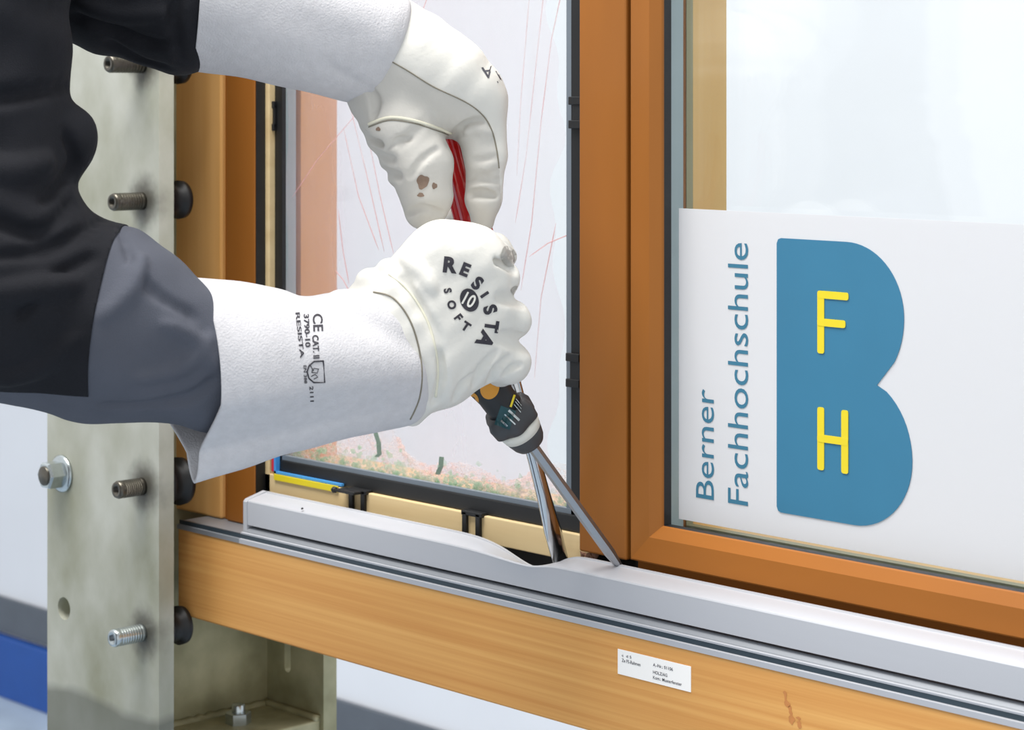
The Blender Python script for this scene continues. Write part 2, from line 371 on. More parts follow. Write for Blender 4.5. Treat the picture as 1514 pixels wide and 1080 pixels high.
tr = empty('sliding_track', (.1, .03, 0), 'grooved aluminium sliding track lying on top of the sill beam', 'track')
extrude_x('track_body', [(-.0008, -.0005), (-.0010, .0032), (.0020, .0036), (.0030, .0036), (.0030, .0070), (.0008, .0071), (.0006, .0084), (.0024, .0087), (.022, .0087), (.022, .0060), (.06, .0060), (.06, -.0005)], -.402, XE, M['alu'], tr)
extrude_x('sloped_web', [(.0026, .0088), (.0030, .0094), (.0075, .0122), (.022, .0124), (.022, .0088)], -.402, XE, M['alu_m'], tr)
extrude_x('track_body', [(-.0008, -.0005), (-.0010, .0032), (.0020, .0036), (.0030, .0036), (.0030, .0058), (.06, .0060), (.06, -.0005)], -.490, -.4021, M['alu_m'], tr)
extrude_x('groove_strip', [(.0010, .0036), (.0010, .0070), (.0029, .0070), (.0029, .0036)], -.489, XE, M['alu_d'], tr)  # dark strip filling the track groove

rl = empty('cover_rail', (.1, .015, .006), 'dented silver aluminium cover rail on the sliding track', 'rail')
def dent(X):
    g1 = math.exp(-((X + .066) / (.045 if X < -.066 else .018)) ** 2)
    return g1
prof = [(.0075, .0140), (.005, .0145), (.0048, .024), (.005, .0338), (.0056, .0347), (.0064, .0352), (.016, .0375), (.0235, .0388), (.0239, .0398), (.0262, .0398), (.0262, .016)]
xs = sorted(set(list(np.linspace(-.398, -.18, 12)) + list(np.linspace(-.18, .06, 90)) + list(np.linspace(.06, XE, 12))))
v = []; f = []
for X in xs:
    g = dent(X)
    for (y, z) in prof:
        k = max(0, min(1, (z - .024) / .0155)); kb = max(0, min(1, (y - .006) / .018))
        v.append((X, y - .004 * g * kb * k - .0015 * g * k, z - g * k * (.005 + .0085 * kb)))
n = len(prof)
for i in range(len(xs) - 1):
    for k in range(n): f.append((i * n + k, i * n + (k + 1) % n, (i + 1) * n + (k + 1) % n, (i + 1) * n + k))
f += [tuple(range(n))[::-1], tuple(range((len(xs) - 1) * n, len(xs) * n))]
me = fixn(mesh('rail_profile', v, f)); ob = new_obj('rail_profile', me, M['alu'], rl)
for p in me.polygons: p.use_smooth = True
me.set_sharp_from_angle(angle=math.radians(22))
extrude_x('end_cap', [(.0042, .0095), (.0042, .0335), (.006, .0355), (.0245, .0402), (.027, .0395), (.027, .0125)], -.403, -.398, M['alu'], rl)
lathe('burr', [(0, .0011), (.001, .0008)], onY(447, 753, .0062), (0, -.3, 1), M['black'], rl, 8)

# ------------------------------------------------------------------ fixed window frame (left)
ZT = 1.15
wf = empty('window_frame', (-.25, .07, .005), 'fixed timber window frame with its glazing bead removed', 'window frame')
box('outer_jamb', -.560, -.4685, .030, .12, .0062, ZT, M['pine_v'], wf, bev=.002)
box('jamb_groove', -.4685, -.4608, .0345, .12, .0062, ZT, M['brown'], wf)
box('brown_stile', -.4608, -.4205, .030, .0485, .0062, ZT, M['brown'], wf, bev=.0015)
box('stile_gasket', -.4205, -.4195, .0305, .040, .0062, ZT, M['black'], wf)
box('jamb_shade_strip', -.572, -.560, .034, .10, .0062, ZT, M['black'], wf)  # black strip standing in for the shadowed gap beside the jamb
frame_members(['rebate_bottom', 'rebate_right', 'rebate_top', 'rebate_left'], -.4235, -.001, -.02, ZT,
              [(0, .040), (.0, .0488), (.010, .0488), (.010, .040)], M['beige'], wf, 'TL')
box('rebate_bottom', -.4235, -.038, .040, .080, .0305, .0510, M['beige'], wf, bev=.0008)
box('shade_band', -.4195, -.038, .043, .080, .0130, .0305, M['black'], wf)  # black box painting the shadow band between rebate and rail
box('edge_seal', -.4135, -.4035, .0455, .0495, .0512, ZT, M['black'], wf)
box('edge_seal', -.4035, -.03, .0435, .0495, .0512, .0635, M['black'], wf, bev=.001)
box('edge_seal', -.0615, -.03, .0455, .0495, .0635, ZT, M['black'], wf)
box('bottom_gasket', -.4035, -.055, .0455, .0499, .0620, .0672, M['seal_g'], wf)
box('side_gasket', -.0675, -.0615, .0465, .0499, .0672, ZT, M['seal_g'], wf)
gp = box('glass_pane', -.43, -.02, .050, .054, .053, ZT, M['glass'], wf)
box('glass_pane', -.43, -.02, .075, .079, .053, ZT, M['glass'], wf)
box('spacer_bar', -.432, -.4215, .0545, .0745, .053, ZT, M['spacer'], wf)
box('spacer_bar', -.4215, -.02, .0545, .0745, .053, .0575, M['spacer'], wf)
box('rear_stile', -.46, -.4215, .080, .12, .006, ZT, M['orange_w'], wf)
box('rear_rail', -.4215, -.02, .080, .12, .006, .0575, M['pale'], wf)
box('head', -.56, .86, .030, .12, ZT, ZT + .07, M['pine_h'], wf, bev=.002)
box('mullion', -.0385, .0080, .030, .12, .042, ZT, M['brown'], wf, bev=.0015)
box('mullion_cavity_dark', -.0385, .0080, .046, .12, .0062, .042, M['hole'], wf)  # near-black block painting the shaded cavity below the mullion
box('mullion_seal', .0080, .0115, .040, .12, .020, ZT, M['hole'], wf)

# torn bits where the tools bite
sp = empty('torn_splinter', onY(866, 826, .036), 'torn reddish wood splinters under the mullion foot beside the driver tip', 'splinter')
for k in range(9):
    c = onY(852 + random.random() * 28, 820 + random.random() * 10, .036 + random.random() * .008)
    bm = bmesh.new(); bmesh.ops.create_icosphere(bm, subdivisions=1, radius=1)
    for q in bm.verts: q.co = Vector((q.co.x * random.uniform(.002, .005), q.co.y * .002, q.co.z * random.uniform(.001, .004))) * random.uniform(.7, 1.2)
    bm.transform(Matrix.Rotation(random.uniform(-.8, .8), 4, 'Y')); bm.transform(Matrix.Translation(c))
    me = bpy.data.meshes.new('splinter'); bm.to_mesh(me); bm.free(); new_obj('splinter', me, M['splinter'], sp)

# glazing clips on the glass edge
def clip_low(px0, lab, wide=False):
    c = onY(px0, 770, .0385); X = c.x
    e = empty('glazing_clip', (X, .038, .03), lab, 'clip', 'black glazing clips at the pane edge')
    for dx in (-.0095, .0055): box('clip_leg', X + dx, X + dx + .0048, .0372, .0400, .030, .0520, M['black'], e, bev=.0004)
    box('clip_bridge', X - .0105, X + .0125, .0372, .0500, .0495, .0530, M['black'], e, bev=.0006)
    if wide:
        box('clip_tab', X - .016, X + .008, .028, .0400, .0500, .0525, M['black'], e, bev=.0008)
        lathe('clip_knob', [(0, .0022), (.003, .0026), (.005, .001)], (X - .016, .03, .0512), (-1, -.2, 0), M['black'], e, 10)
clip_low(528, 'black plastic glazing clip at the end of the yellow shim', True)
clip_low(697, 'black plastic glazing clip on the lower pane edge left of the driver shafts')
def clip_side(px0, py0, py1, lab, left):
    Y = .0440; p0 = onY(px0, py0, Y); p1 = onY(px0, py1, Y)
    e = empty('glazing_clip', (p0.x, Y, p1.z), lab, 'clip', 'black glazing clips at the pane edge')
    wdt = .016 if left else .012; x0 = p0.x
    box('clip_plate', x0 + .002, x0 + wdt, Y - .001, Y + .0014, p1.z, p0.z, M['black'], e, bev=.0004)
    for zz in (p1.z, p0.z): box('clip_leg', x0 - (.004 if left else .0016), x0 + wdt, Y - .002, Y + .0012, zz - .003, zz + .003, M['black'], e, bev=.0005)
clip_side(390, 155, 188, 'black glazing clip on the left pane edge under the upper cuff', True)
clip_side(845, 149, 184, 'black glazing clip at the upper right pane edge beside the mullion', False)
clip_side(841, 528, 566, 'black glazing clip at the lower right pane edge beside the mullion', False)

# coloured shims
p = onY(396, 690, .0425)
tag(box('shim_strip', -.4110, -.4085, .0400, .0448, .0535, .085, M['tape_r']), 'narrow red shim standing at the lower left pane corner', 'shim')
e = empty('shim_strip', (-.38, .043, .0512), 'thin blue L-shaped shim around the lower left pane corner', 'shim')
box('upright', -.4085, -.4058, .0405, .0448, .0520, .085, M['tape_b'], e); box('foot', -.4085, -.319, .0405, .0432, .0520, .0540, M['tape_b'], e)
tag(box('shim_strip', -.406, -.322, .0385, .0399, .0470, .0519, M['tape_y']), 'yellow flat shim lying under the blue one', 'shim')

# ------------------------------------------------------------------ sash (right) with frosted film and lettering
ws = empty('window_sash', (.4, .07, .043), 'brown lacquered window sash with frosted lettered glass', 'window sash')
frame_members(['sash_bottom_rail', 'sash_right_stile', 'sash_top_rail', 'sash_left_stile'], .0114, .0432, .79, 1.1,
              [(0, .12), (0, .0312), (.0012, .030), (.0185, .030), (.0262, .0345), (.0268, .0355), (.0268, .0365), (.0085, .0365), (.0085, .12)], M['brown'], ws,
              mats={'B': M['brown_h'], 'T': M['brown_h']})
frame_members(['gasket'] * 4, .0114, .0432, .79, 1.1, [(.010, .0366), (.010, .0494), (.0268, .0440), (.0268, .0366)], M['black'], ws)
frame_members(['spacer_bar'] * 4, .0114, .050, .79, 1.1, [(.0, .0545), (.0, .0755), (.0100, .0755), (.0100, .0545)], M['spacer'], ws)
frame_members(['rear_gasket'] * 4, .0107, .0525, .79, 1.1, [(.0, .0801), (.0, .0870), (.0098, .0870), (.0098, .0801)], M['gasket_o'], ws)
frame_members(['rear_rail', 'rear_stile', 'rear_rail', 'rear_stile'], .0107, .0525, .79, 1.1, [(.0, .0871), (.0, .124), (.0098, .124), (.0098, .0871)], M['pale'], ws)
box('glass_pane', .0205, .782, .0500, .0540, .052, 1.09, M['glass'], ws)
box('glass_pane', .0205, .782, .0760, .0800, .052, 1.09, M['glass'], ws)
fm = box('frosted_film', .0405, .775, .0493, .0497, .0735, .2915, M['film'], ws)
tag(fm, 'white frosted film across the lower pane')
# logo: two-bowled shape
pts = [(.1325, .2747), (.187, .2747)]
for k in range(1, 24):
    t = math.radians(90 - k * 5.35); rz = .047 if t > 0 else .052
    pts.append((.187 + .0459 * math.cos(t), .2277 + rz * math.sin(t)))
pts = [q for q in pts if q[1] > .1832 or q[0] < .2]
pts.append((.2116, .1832))
for k in range(0, 26):
    t = math.radians(62 - k * 6.08); rz = .052 if t > 0 else .0463
    q = (.1935 + .0458 * math.cos(t), .1366 + rz * math.sin(t))
    if q[1] < .1825: pts.append(q)
pts += [(.1935, .0903), (.1325, .0903), (.1300, .0912), (.1288, .0940), (.1288, .2710), (.1300, .2738)]
lg = plate('logo_shape', pts, [], .0488, .0492, M['petrol'], fm); lg['label'] = 'petrol blue two-bowled letter B'
def rbar(x0, x1, z0, z1, nm='logo_letter_bar'):
    return box(nm, x0, x1, .0483, .0487, z0, z1, M['yellow'], fm)
def poly_letter(nm, polys):
    bm = bmesh.new()
    for i_, (x0, x1, z0, z1) in enumerate(polys):
        r = bmesh.ops.create_cube(bm, size=1)
        for q in r['verts']: q.co = Vector((x0 + (q.co.x + .5) * (x1 - x0), .0485 + q.co.y * .0004 - i_ * .00008, z0 + (q.co.z + .5) * (z1 - z0)))
        ed = [e for e in bm.edges if e.verts[0] in r['verts'] and e.verts[1] in r['verts'] and abs(e.verts[0].co.y - e.verts[1].co.y) > .0002]
        bmesh.ops.bevel(bm, geom=ed, offset=.0016, segments=3, affect='EDGES', profile=.5)
    me = bpy.data.meshes.new(nm); bm.to_mesh(me); bm.free(); return new_obj(nm, me, M['yellow'], fm)
poly_letter('letter', [(.1636, .1692, .2000, .2415), (.1636, .1892, .2365, .2415), (.1636, .1868, .2182, .2232)])
poly_letter('letter', [(.1636, .1692, .1230, .1645), (.1834, .1890, .1230, .1645), (.1636, .1890, .1415, .1465)])
flat_text('Berner', .0732, .0908, .0165, M['petrol_txt'], fm, .0490, .0760, 0.0, 'lettering', True)
flat_text('Fachhochschule', .1038, .0908, .0180, M['petrol_txt'], fm, .0490, .1790, 0.0, 'lettering', True)
lathe('gasket_nick', [(0, .004), (.002, .0032), (.003, .001)], onY(1425, 865, .042), (0, 0, 1), M['black'], ws, 12)

# lower frame strip under the sash
tag(box('lower_frame_strip', .0117, .86, .0385, .0535, .0062, .0425, M['brown_h']), 'dark brown lower frame strip in the gap under the sash', 'frame strip')

# ------------------------------------------------------------------ foil and broken glass behind the left pane
fo = empty('plastic_foil', (-.25, .062, .0575), 'crinkled pinkish clear plastic foil hanging inside the left pane', 'foil')
nx, nz = 90, 110; v = []; f = []
def wob(x, z): return (.0022 * math.sin(x * 70 + 2.2 * math.sin(z * 9)) + .0016 * math.sin(x * 160 + z * 25) + .0014 * math.sin(z * 60 + x * 30))
for j in range(nz + 1):
    z = .060 + (ZT - .08 - .060) * (j / nz) ** 1.5
    xr = -.094 + .006 * math.sin(z * 40) + .004 * math.sin(z * 95 + 1)
    for i in range(nx + 1):
        x = -.419 + (xr + .419) * i / nx; v.append((x, .0625 + wob(x, z), z))
for j in range(nz):
    for i in range(nx): f.append((j * (nx + 1) + i, j * (nx + 1) + i + 1, (j + 1) * (nx + 1) + i + 1, (j + 1) * (nx + 1) + i))
new_obj('foil_sheet', mesh('foil_sheet', v, f), M['foil'], fo, True)
folds = [[(832, -20), (815, 60), (800, 180), (786, 330), (770, 430)], [(805, -20), (792, 100), (778, 230), (762, 330)], [(783, -10), (770, 150), (764, 260)],
         [(432, 292), (470, 235), (530, 165)], [(516, 150), (545, 270), (568, 372)], [(542, 190), (562, 290), (582, 376)], [(508, 190), (530, 290), (560, 370)],
         [(500, 310), (507, 370), (516, 420)], [(496, 400), (508, 415), (520, 438)], [(846, 345), (810, 360), (782, 380)], [(634, -10), (620, 30)], [(822, 330), (800, 440), (790, 560)]]
for i, ln in enumerate(folds):
    q = []
    for a, b in zip(ln[:-1], ln[1:]):
        for t in np.linspace(0, 1, 6)[:-1]: q.append(onY(a[0] + (b[0] - a[0]) * t, a[1] + (b[1] - a[1]) * t, .0592))
    q.append(onY(ln[-1][0], ln[-1][1], .0592))
    tube('fold', q, [.0005 * (1 if 0 < k < len(q) - 1 else .3) for k in range(len(q))], M['fold'], fo, 6)
# crumpled heap along the bottom
nx, nz = 150, 26; v = []; f = []
for j in range(nz + 1):
    for i in range(nx + 1):
        u = i / nx; x = -.418 + u * .36
        hgt = .040 + .012 * math.sin(u * 7 + .5) + .006 * math.sin(u * 23) - .016 * u
        t = j / nz; z = .059 + t * hgt
        v.append((x + rng.normal(0, .0011), .0635 + rng.normal(0, .0020) * (1 - .5 * t) + .003 * math.sin(u * 40 + t * 6), z + rng.normal(0, .0009)))
for j in range(nz):
    for i in range(nx): f.append((j * (nx + 1) + i, j * (nx + 1) + i + 1, (j + 1) * (nx + 1) + i + 1, (j + 1) * (nx + 1) + i))
new_obj('crumpled_hem', mesh('crumpled_hem', v, f), M['crumple'], fo)
v = []; f = []
for k in range(800):
    u = random.random(); x = -.415 + u * .352; z = .060 + abs(random.gauss(0, .008)) * (1.25 - .4 * u); y = random.uniform(.0562, .0585)
    r = random.uniform(.0012, .0042); a0 = random.random() * 6.28; n0 = len(v); kk = random.choice((3, 4, 5))
    tx, tz = random.uniform(-.5, .5), random.uniform(-.5, .5)
    ring = [(math.cos(a0 + 6.283 * q / kk) * r * random.uniform(.6, 1.2), math.sin(a0 + 6.283 * q / kk) * r * random.uniform(.4, .9)) for q in range(kk)]
    for dy in (-.0003, .0003):
        for (a, b) in ring: v.append((x + a, y + dy + (a * tx + b * tz) * .3, z + b))
    f.append(tuple(range(n0, n0 + kk))); f.append(tuple(range(n0 + kk, n0 + 2 * kk))[::-1])
    for q in range(kk): f.append((n0 + q, n0 + kk + q, n0 + kk + (q + 1) % kk, n0 + (q + 1) % kk))
tag(new_obj('glass_shards', mesh('glass_shards', v, f), M['shard']), 'pale green broken glass crumbs heaped along the pane bottom', 'glass crumbs', kind='stuff')
for ln, lab in (([(553, 636), (559, 655), (560, 672), (556, 676)], 'green tape scrap hanging below the lower glove cuff'), ([(652, 676), (651, 690), (646, 702)], 'short green tape scrap standing in the glass crumbs')):
    q = [onY(a, b, .0565) for a, b in ln]; v = []
    for t in q: v += [t + Vector((-.0022, 0, 0)), t + Vector((.0022, .0004, 0)), t + Vector((.0022, .0012, 0)), t + Vector((-.0022, .0008, 0))]
    f = []
    for i in range(len(q) - 1):
        for k in range(4): f.append((i * 4 + k, i * 4 + (k + 1) % 4, i * 4 + 4 + (k + 1) % 4, i * 4 + 4 + k))
    f += [(3, 2, 1, 0), tuple(range(len(v) - 4, len(v)))]
    tag(new_obj('tape_scrap', fixn(mesh('tape_scrap', v, f)), mat('green_tape', rgb(118, 142, 124), .5, var=.1)), lab, 'tape')

# ------------------------------------------------------------------ organic modelling: distance fields to mesh
def smin(a, b, k):
    if k <= 0: return np.minimum(a, b)
    h = np.clip(.5 + .5 * (b - a) / k, 0, 1); return b + (a - b) * h - k * h * (1 - h)
def smax(a, b, k): return -smin(-a, -b, k)
def cone(p, a, b, r1, r2):
    a = np.array(a, float); b = np.array(b, float); ba = b - a
    t = np.clip(((p - a) @ ba) / (ba @ ba + 1e-9), 0, 1)
    return np.linalg.norm(p - a - t[..., None] * ba, axis=-1) - (r1 + (r2 - r1) * t)
def chain(p, pts, k=0):
    d = None
    for a, b in zip(pts[:-1], pts[1:]):
        c = cone(p, (a[0], -a[1], a[2]), (b[0], -b[1], b[2]), a[3], b[3]); d = c if d is None else smin(d, c, k)
    return d
def ellips(p, c, r):
    q = p - np.array((c[0], -c[1], c[2]), float); r = np.array(r, float)
    k0 = np.linalg.norm(q / r, axis=-1); k1 = np.linalg.norm(q / (r * r), axis=-1)
    return k0 * (k0 - 1) / np.maximum(k1, 1e-6)
def nets(fn, lo, hi, step):
    ax = [np.arange(l, h + step, step, dtype=np.float32) for l, h in zip(lo, hi)]
    ca = [x[::4] for x in ax]
    cv = fn(np.stack(np.meshgrid(*ca, indexing='ij'), -1))
    vol = cv.repeat(4, 0).repeat(4, 1).repeat(4, 2)[:len(ax[0]), :len(ax[1]), :len(ax[2])].copy()
    near = np.argwhere(np.abs(vol) < step * 8.5)
    pts_ = np.stack([ax[q][near[:, q]] for q in range(3)], -1)
    vol[near[:, 0], near[:, 1], near[:, 2]] = fn(pts_)
    s = vol < 0; nx, ny, nz = [d - 1 for d in vol.shape]
    off = [(i, j, k) for i in (0, 1) for j in (0, 1) for k in (0, 1)]
    acc = np.zeros((nx, ny, nz, 3)); cnt = np.zeros((nx, ny, nz))
    sl = lambda o: (slice(o[0], o[0] + nx), slice(o[1], o[1] + ny), slice(o[2], o[2] + nz))
    for o in off:
        for d in range(3):
            if o[d]: continue
            o2 = list(o); o2[d] = 1
            a, b = vol[sl(o)], vol[sl(o2)]; m = (a < 0) != (b < 0)
            t = np.where(m, a / np.where(m, a - b, 1), 0)
            for q in range(3): acc[..., q] += np.where(m, o[q] + (t if q == d else 0), 0)
            cnt += m
    act = cnt > 0; idx = -np.ones(act.shape, int); idx[act] = np.arange(act.sum())
    cells = np.argwhere(act); V = np.array(lo) + (cells + acc[act] / cnt[act][:, None]) * step
    F = []
    for d in range(3):
        e = [0, 0, 0]; e[d] = 1; u, w_ = [(1, 2), (2, 0), (0, 1)][d]
        A0 = s[:-1 if d == 0 else None, :-1 if d == 1 else None, :-1 if d == 2 else None]
        B0 = s[1 if d == 0 else 0:, 1 if d == 1 else 0:, 1 if d == 2 else 0:]
        c = np.argwhere(A0 != B0)
        c = c[(c[:, u] > 0) & (c[:, w_] > 0) & (c[:, u] < act.shape[u]) & (c[:, w_] < act.shape[w_])]
        q = []
        for (du, dw) in ((0, 0), (-1, 0), (-1, -1), (0, -1)):
            cc = c.copy(); cc[:, u] += du; cc[:, w_] += dw; q.append(idx[cc[:, 0], cc[:, 1], cc[:, 2]])
        q = np.stack(q, -1); fl = ~A0[c[:, 0], c[:, 1], c[:, 2]]; q[fl] = q[fl][:, ::-1]
        F += q.tolist()
    return V, F
def crom(a, b, c, d, t):
    return .5 * ((2 * b) + (-a + c) * t + (2 * a - 5 * b + 4 * c - d) * t * t + (-a + 3 * b - 3 * c + d) * t ** 3)
def creased(base, lines, sub=6):
    """press folds (r < 0: raised ridges) into a field along lines drawn on its near surface"""
    zs = np.arange(320, -420, -1.5); segs = []
    for pts_, r, k in lines:
        K = [np.array(q, float) for q in pts_]; L_ = []
        for i in range(len(K) - 1):
            for t in np.linspace(0, 1, sub, endpoint=(i == len(K) - 2)):
                c = crom(K[max(i - 1, 0)], K[i], K[i + 1], K[min(i + 2, len(K) - 1)], t)
                d = base(np.stack([np.full_like(zs, c[0]), np.full_like(zs, -c[1]), zs], -1)); w_ = np.argwhere(d < 0)
                if len(w_): L_.append((c[0], c[1], zs[w_[0][0]]))
        n_ = len(L_) - 1
        for i in range(n_):
            f0, f1 = [abs(r) * (.35 + .65 * math.sin(math.pi * min(1, max(0, q / n_)))) for q in (i, i + 1)]
            segs.append((L_[i], L_[i + 1], f0, f1, r > 0, k))
    def fn(p):
        d = base(p)
        for a, b, r0, r1, grv, k in segs:
            lo_ = np.minimum(a, b); hi_ = np.maximum(a, b); m = r0 + r1 + 3 * k + 4
            x, y = p[..., 0], -p[..., 1]
            sel = (x > lo_[0] - m) & (x < hi_[0] + m) & (y > lo_[1] - m) & (y < hi_[1] + m)
            if not sel.any(): continue
            q = p[sel]; c = cone(q, (a[0], -a[1], a[2] - (0 if grv else r0 * .55)), (b[0], -b[1], b[2] - (0 if grv else r1 * .55)), r0, r1)
            d[sel] = smax(d[sel], -c, k) if grv else smin(d[sel], c, k)
        return d
    return fn
def to_world(V, Z0):
    """x, y follow the viewing rays, z = towards the viewer, all in units of Z0/FPX metres"""
    k = Z0 / FPX; out = []
    for x, y, z in V:
        out.append(P3(x, -y, Z0 - z * k))
    return out
def sdf_obj(name, fn, lo, hi, step, Z0, m, parent, smooth_it=2):
    V, F = nets(fn, lo, hi, step)
    me = mesh(name, to_world(V, Z0), F)
    bm = bmesh.new(); bm.from_mesh(me)
    for _ in range(smooth_it): bmesh.ops.smooth_vert(bm, verts=bm.verts, factor=.5, use_axis_x=True, use_axis_y=True, use_axis_z=True)
    bmesh.ops.recalc_face_normals(bm, faces=bm.faces); bm.to_mesh(me); bm.free()
    return new_obj(name, me, m, parent, True)
def bvh_of(objs):
    vs_, ps = [], []
    for o in objs:
        dm = o.evaluated_get(bpy.context.evaluated_depsgraph_get()).to_mesh() if len(o.modifiers) else o.data
        b = len(vs_); vs_ += [v.co.copy() for v in dm.vertices]; ps += [tuple(b + i for i in p.vertices) for p in dm.polygons]
    return BVHTree.FromPolygons(vs_, ps)
def hit(bvh, px, py, lift=.0004):
    d = ray(px, py); h, nrm, i, dist = bvh.ray_cast(CAM, d.normalized())
    if h is None: return None
    return h - d.normalized() * lift
def decal(name, me2, bvh, m, parent, cuts=1, lift=.0004):
    """lay a flat shape given in picture units onto a curved surface"""
    bm = bmesh.new(); bm.from_mesh(me2); bmesh.ops.triangulate(bm, faces=bm.faces)
    if cuts: bmesh.ops.subdivide_edges(bm, edges=bm.edges, cuts=cuts, use_grid_fill=True)
    bad = []
    for v in bm.verts:
        h = hit(bvh, v.co.x, -v.co.y, lift)
        if h is None: bad.append(v)
        else: v.co = h
    if bad: bmesh.ops.delete(bm, geom=bad, context='VERTS')
    bm.to_mesh(me2); bm.free(); return new_obj(name, me2, m, parent)
def put_text(body, cx, cy, hgt, rot, bvh, m, parent, wd=None, bold=.02, name='print', shear=0.0, lift=.0004):
    me = text_mesh(body, bold); a0, a1, b0, b1 = bbox2(me); s = hgt / (b1 - b0); sx = wd / (a1 - a0) if wd else s
    c, sn = math.cos(math.radians(-rot)), math.sin(math.radians(-rot))
    for v in me.vertices:
        x, y = (v.co.x - (a0 + a1) / 2) * sx, (v.co.y - (b0 + b1) / 2) * s; x += shear * y
        v.co = Vector((cx + c * x - sn * y, -cy + sn * x + c * y, 0))
    return decal(name, me, bvh, m, parent, 1, lift)
def seam(name, ln, bvh, r, m, parent, lift=.0002, n=12):
    q = []; K = [np.array(w_, float) for w_ in ln]
    for i in range(len(K) - 1):
        for t in np.linspace(0, 1, n)[:-1]:
            c_ = crom(K[max(i - 1, 0)], K[i], K[i + 1], K[min(i + 2, len(K) - 1)], t)
            h = hit(bvh, c_[0], c_[1], lift)
            if h is not None: q.append(h)
    if len(q) < 3: return None
    for _ in range(2): q = [q[0]] + [(q[i - 1] + q[i] * 2 + q[i + 1]) / 4 for i in range(1, len(q) - 1)] + [q[-1]]
    return tube(name, q, r, m, parent, 6)
def loft(name, rings, Z0, m, parent, n=96, sub=14, creases=(), thick=.0022, noise=0.0, seed=0, pinch=0.0):
    """rings = (top, bottom, depth centre, depth half, near shift); open tube with a real wall thickness"""
    R = [np.array([r[0][0], r[0][1], r[1][0], r[1][1], r[2], r[3], r[4]], float) for r in rings]
    S = []
    for i in range(len(R) - 1):
        for t in np.linspace(0, 1, sub, endpoint=False):
            S.append(crom(R[max(i - 1, 0)], R[i], R[i + 1], R[min(i + 2, len(R) - 1)], t))
    S.append(R[-1]); v = []; f = []
    for j, s in enumerate(S):
        cx, cy = (s[0] + s[2]) / 2, (s[1] + s[3]) / 2; ax_, ay = (s[0] - s[2]) / 2, (s[1] - s[3]) / 2
        for k in range(n):
            t = 2 * math.pi * k / n; co, si = math.cos(t), math.sin(t)
            if pinch: si *= 1 - pinch * (1 - j / len(S)) * min(1, max(0, (-co - .25) / .45)) ** 1.2
            x = cx + ax_ * co + s[6] * si; y = cy + ay * co; z = s[4] + s[5] * si
            d = 0
            if si > -.2:
                for (x1, y1, x2, y2, wd, amp) in creases:
                    L2 = (x2 - x1) ** 2 + (y2 - y1) ** 2; tt = max(0, min(1, ((x - x1) * (x2 - x1) + (y - y1) * (y2 - y1)) / L2))
                    q = math.hypot(x - x1 - tt * (x2 - x1), y - y1 - tt * (y2 - y1)); d += amp * math.exp(-(q / wd) ** 2)
            d += noise * (math.sin(x * .031 + 3 * co + seed) + .6 * math.sin(x * .067 + 5 * si + seed * 2))
            hv = math.hypot(ay, s[5]); v.append((x, -(y + d * co * (-1 if ay < 0 else 1)), z + d * si))
    for j in range(len(S) - 1):
        for k in range(n): f.append((j * n + k, j * n + (k + 1) % n, (j + 1) * n + (k + 1) % n, (j + 1) * n + k))
    me = fixn(mesh(name, to_world(v, Z0), f))
    o = new_obj(name, me, m, parent, True)
    md = o.modifiers.new('wall', 'SOLIDIFY'); md.thickness = thick; md.offset = 0
    return o

# ------------------------------------------------------------------ the person: jacket sleeves and gauntlet gloves
pe = empty('person', P3(-380, 900, 1.40), 'person in dark jacket and white gauntlet gloves prying with both hands', 'person')
ZJ = 1.38
def arm_field(p):
    d = chain(p, [(-70, -330, -20, 150), (-30, -60, 15, 134), (-24, 150, 22, 126)], 10)
    d = smin(d, chain(p, [(-24, 150, 22, 118), (-30, 350, 28, 150), (-30, 425, 28, 160)], 20), 22)
    d = smin(d, cone(p, (30, -205, 30), (92, -208, 20), 60, 54), 26)           # elbow-pit fold
    d = smin(d, cone(p, (-30, -425, 28), (150, -478, 0), 160, 143), 40)
    d = smin(d, cone(p, (150, -478, 0), (318, -543, -40), 143, 96), 30)
    d = smin(d, cone(p, (318, -543, -40), (352, -556, -50), 96, 84), 10)
    x, y, z = p[..., 0], p[..., 1], p[..., 2]
    d = d + 2.2 * np.sin(x * .035 + y * .05 + 1.5 * np.sin(y * .02)) + 1.3 * np.sin(x * .07 - y * .045 + z * .03)
    return d
arm_field_f = creased(arm_field, [([(-60, 150), (20, 142), (96, 128)], 9, 16), ([(60, 300), (92, 268), (110, 240), (96, 200)], 7, 14), ([(-60, 300), (0, 330), (60, 345), (105, 300)], 7, 16),
    ([(-10, 380), (60, 372), (120, 345), (158, 318)], 6, 14), ([(30, 470), (70, 420), (140, 380)], 6, 16), ([(150, 600), (215, 600), (280, 588), (318, 560)], 6, 12), ([(175, 330), (215, 420), (290, 470)], 5, 14),
    ([(200, 560), (270, 540), (310, 500)], -9, 14), ([(240, 480), (285, 500), (312, 540)], -7, 14), ([(-40, 440), (30, 430), (110, 420)], -10, 20), ([(-60, 240), (10, 255), (70, 240)], -12, 22), ([(150, 470), (190, 430), (210, 380)], -8, 16), ([(0, 560), (60, 540), (110, 500)], -8, 18)])
sl = sdf_obj('jacket_sleeve', arm_field_f, (-240, -660, -230), (375, 520, 230), 5, ZJ, M['grey_cl'], pe, 2)
sl['label'] = 'grey lower sleeve with black upper part'
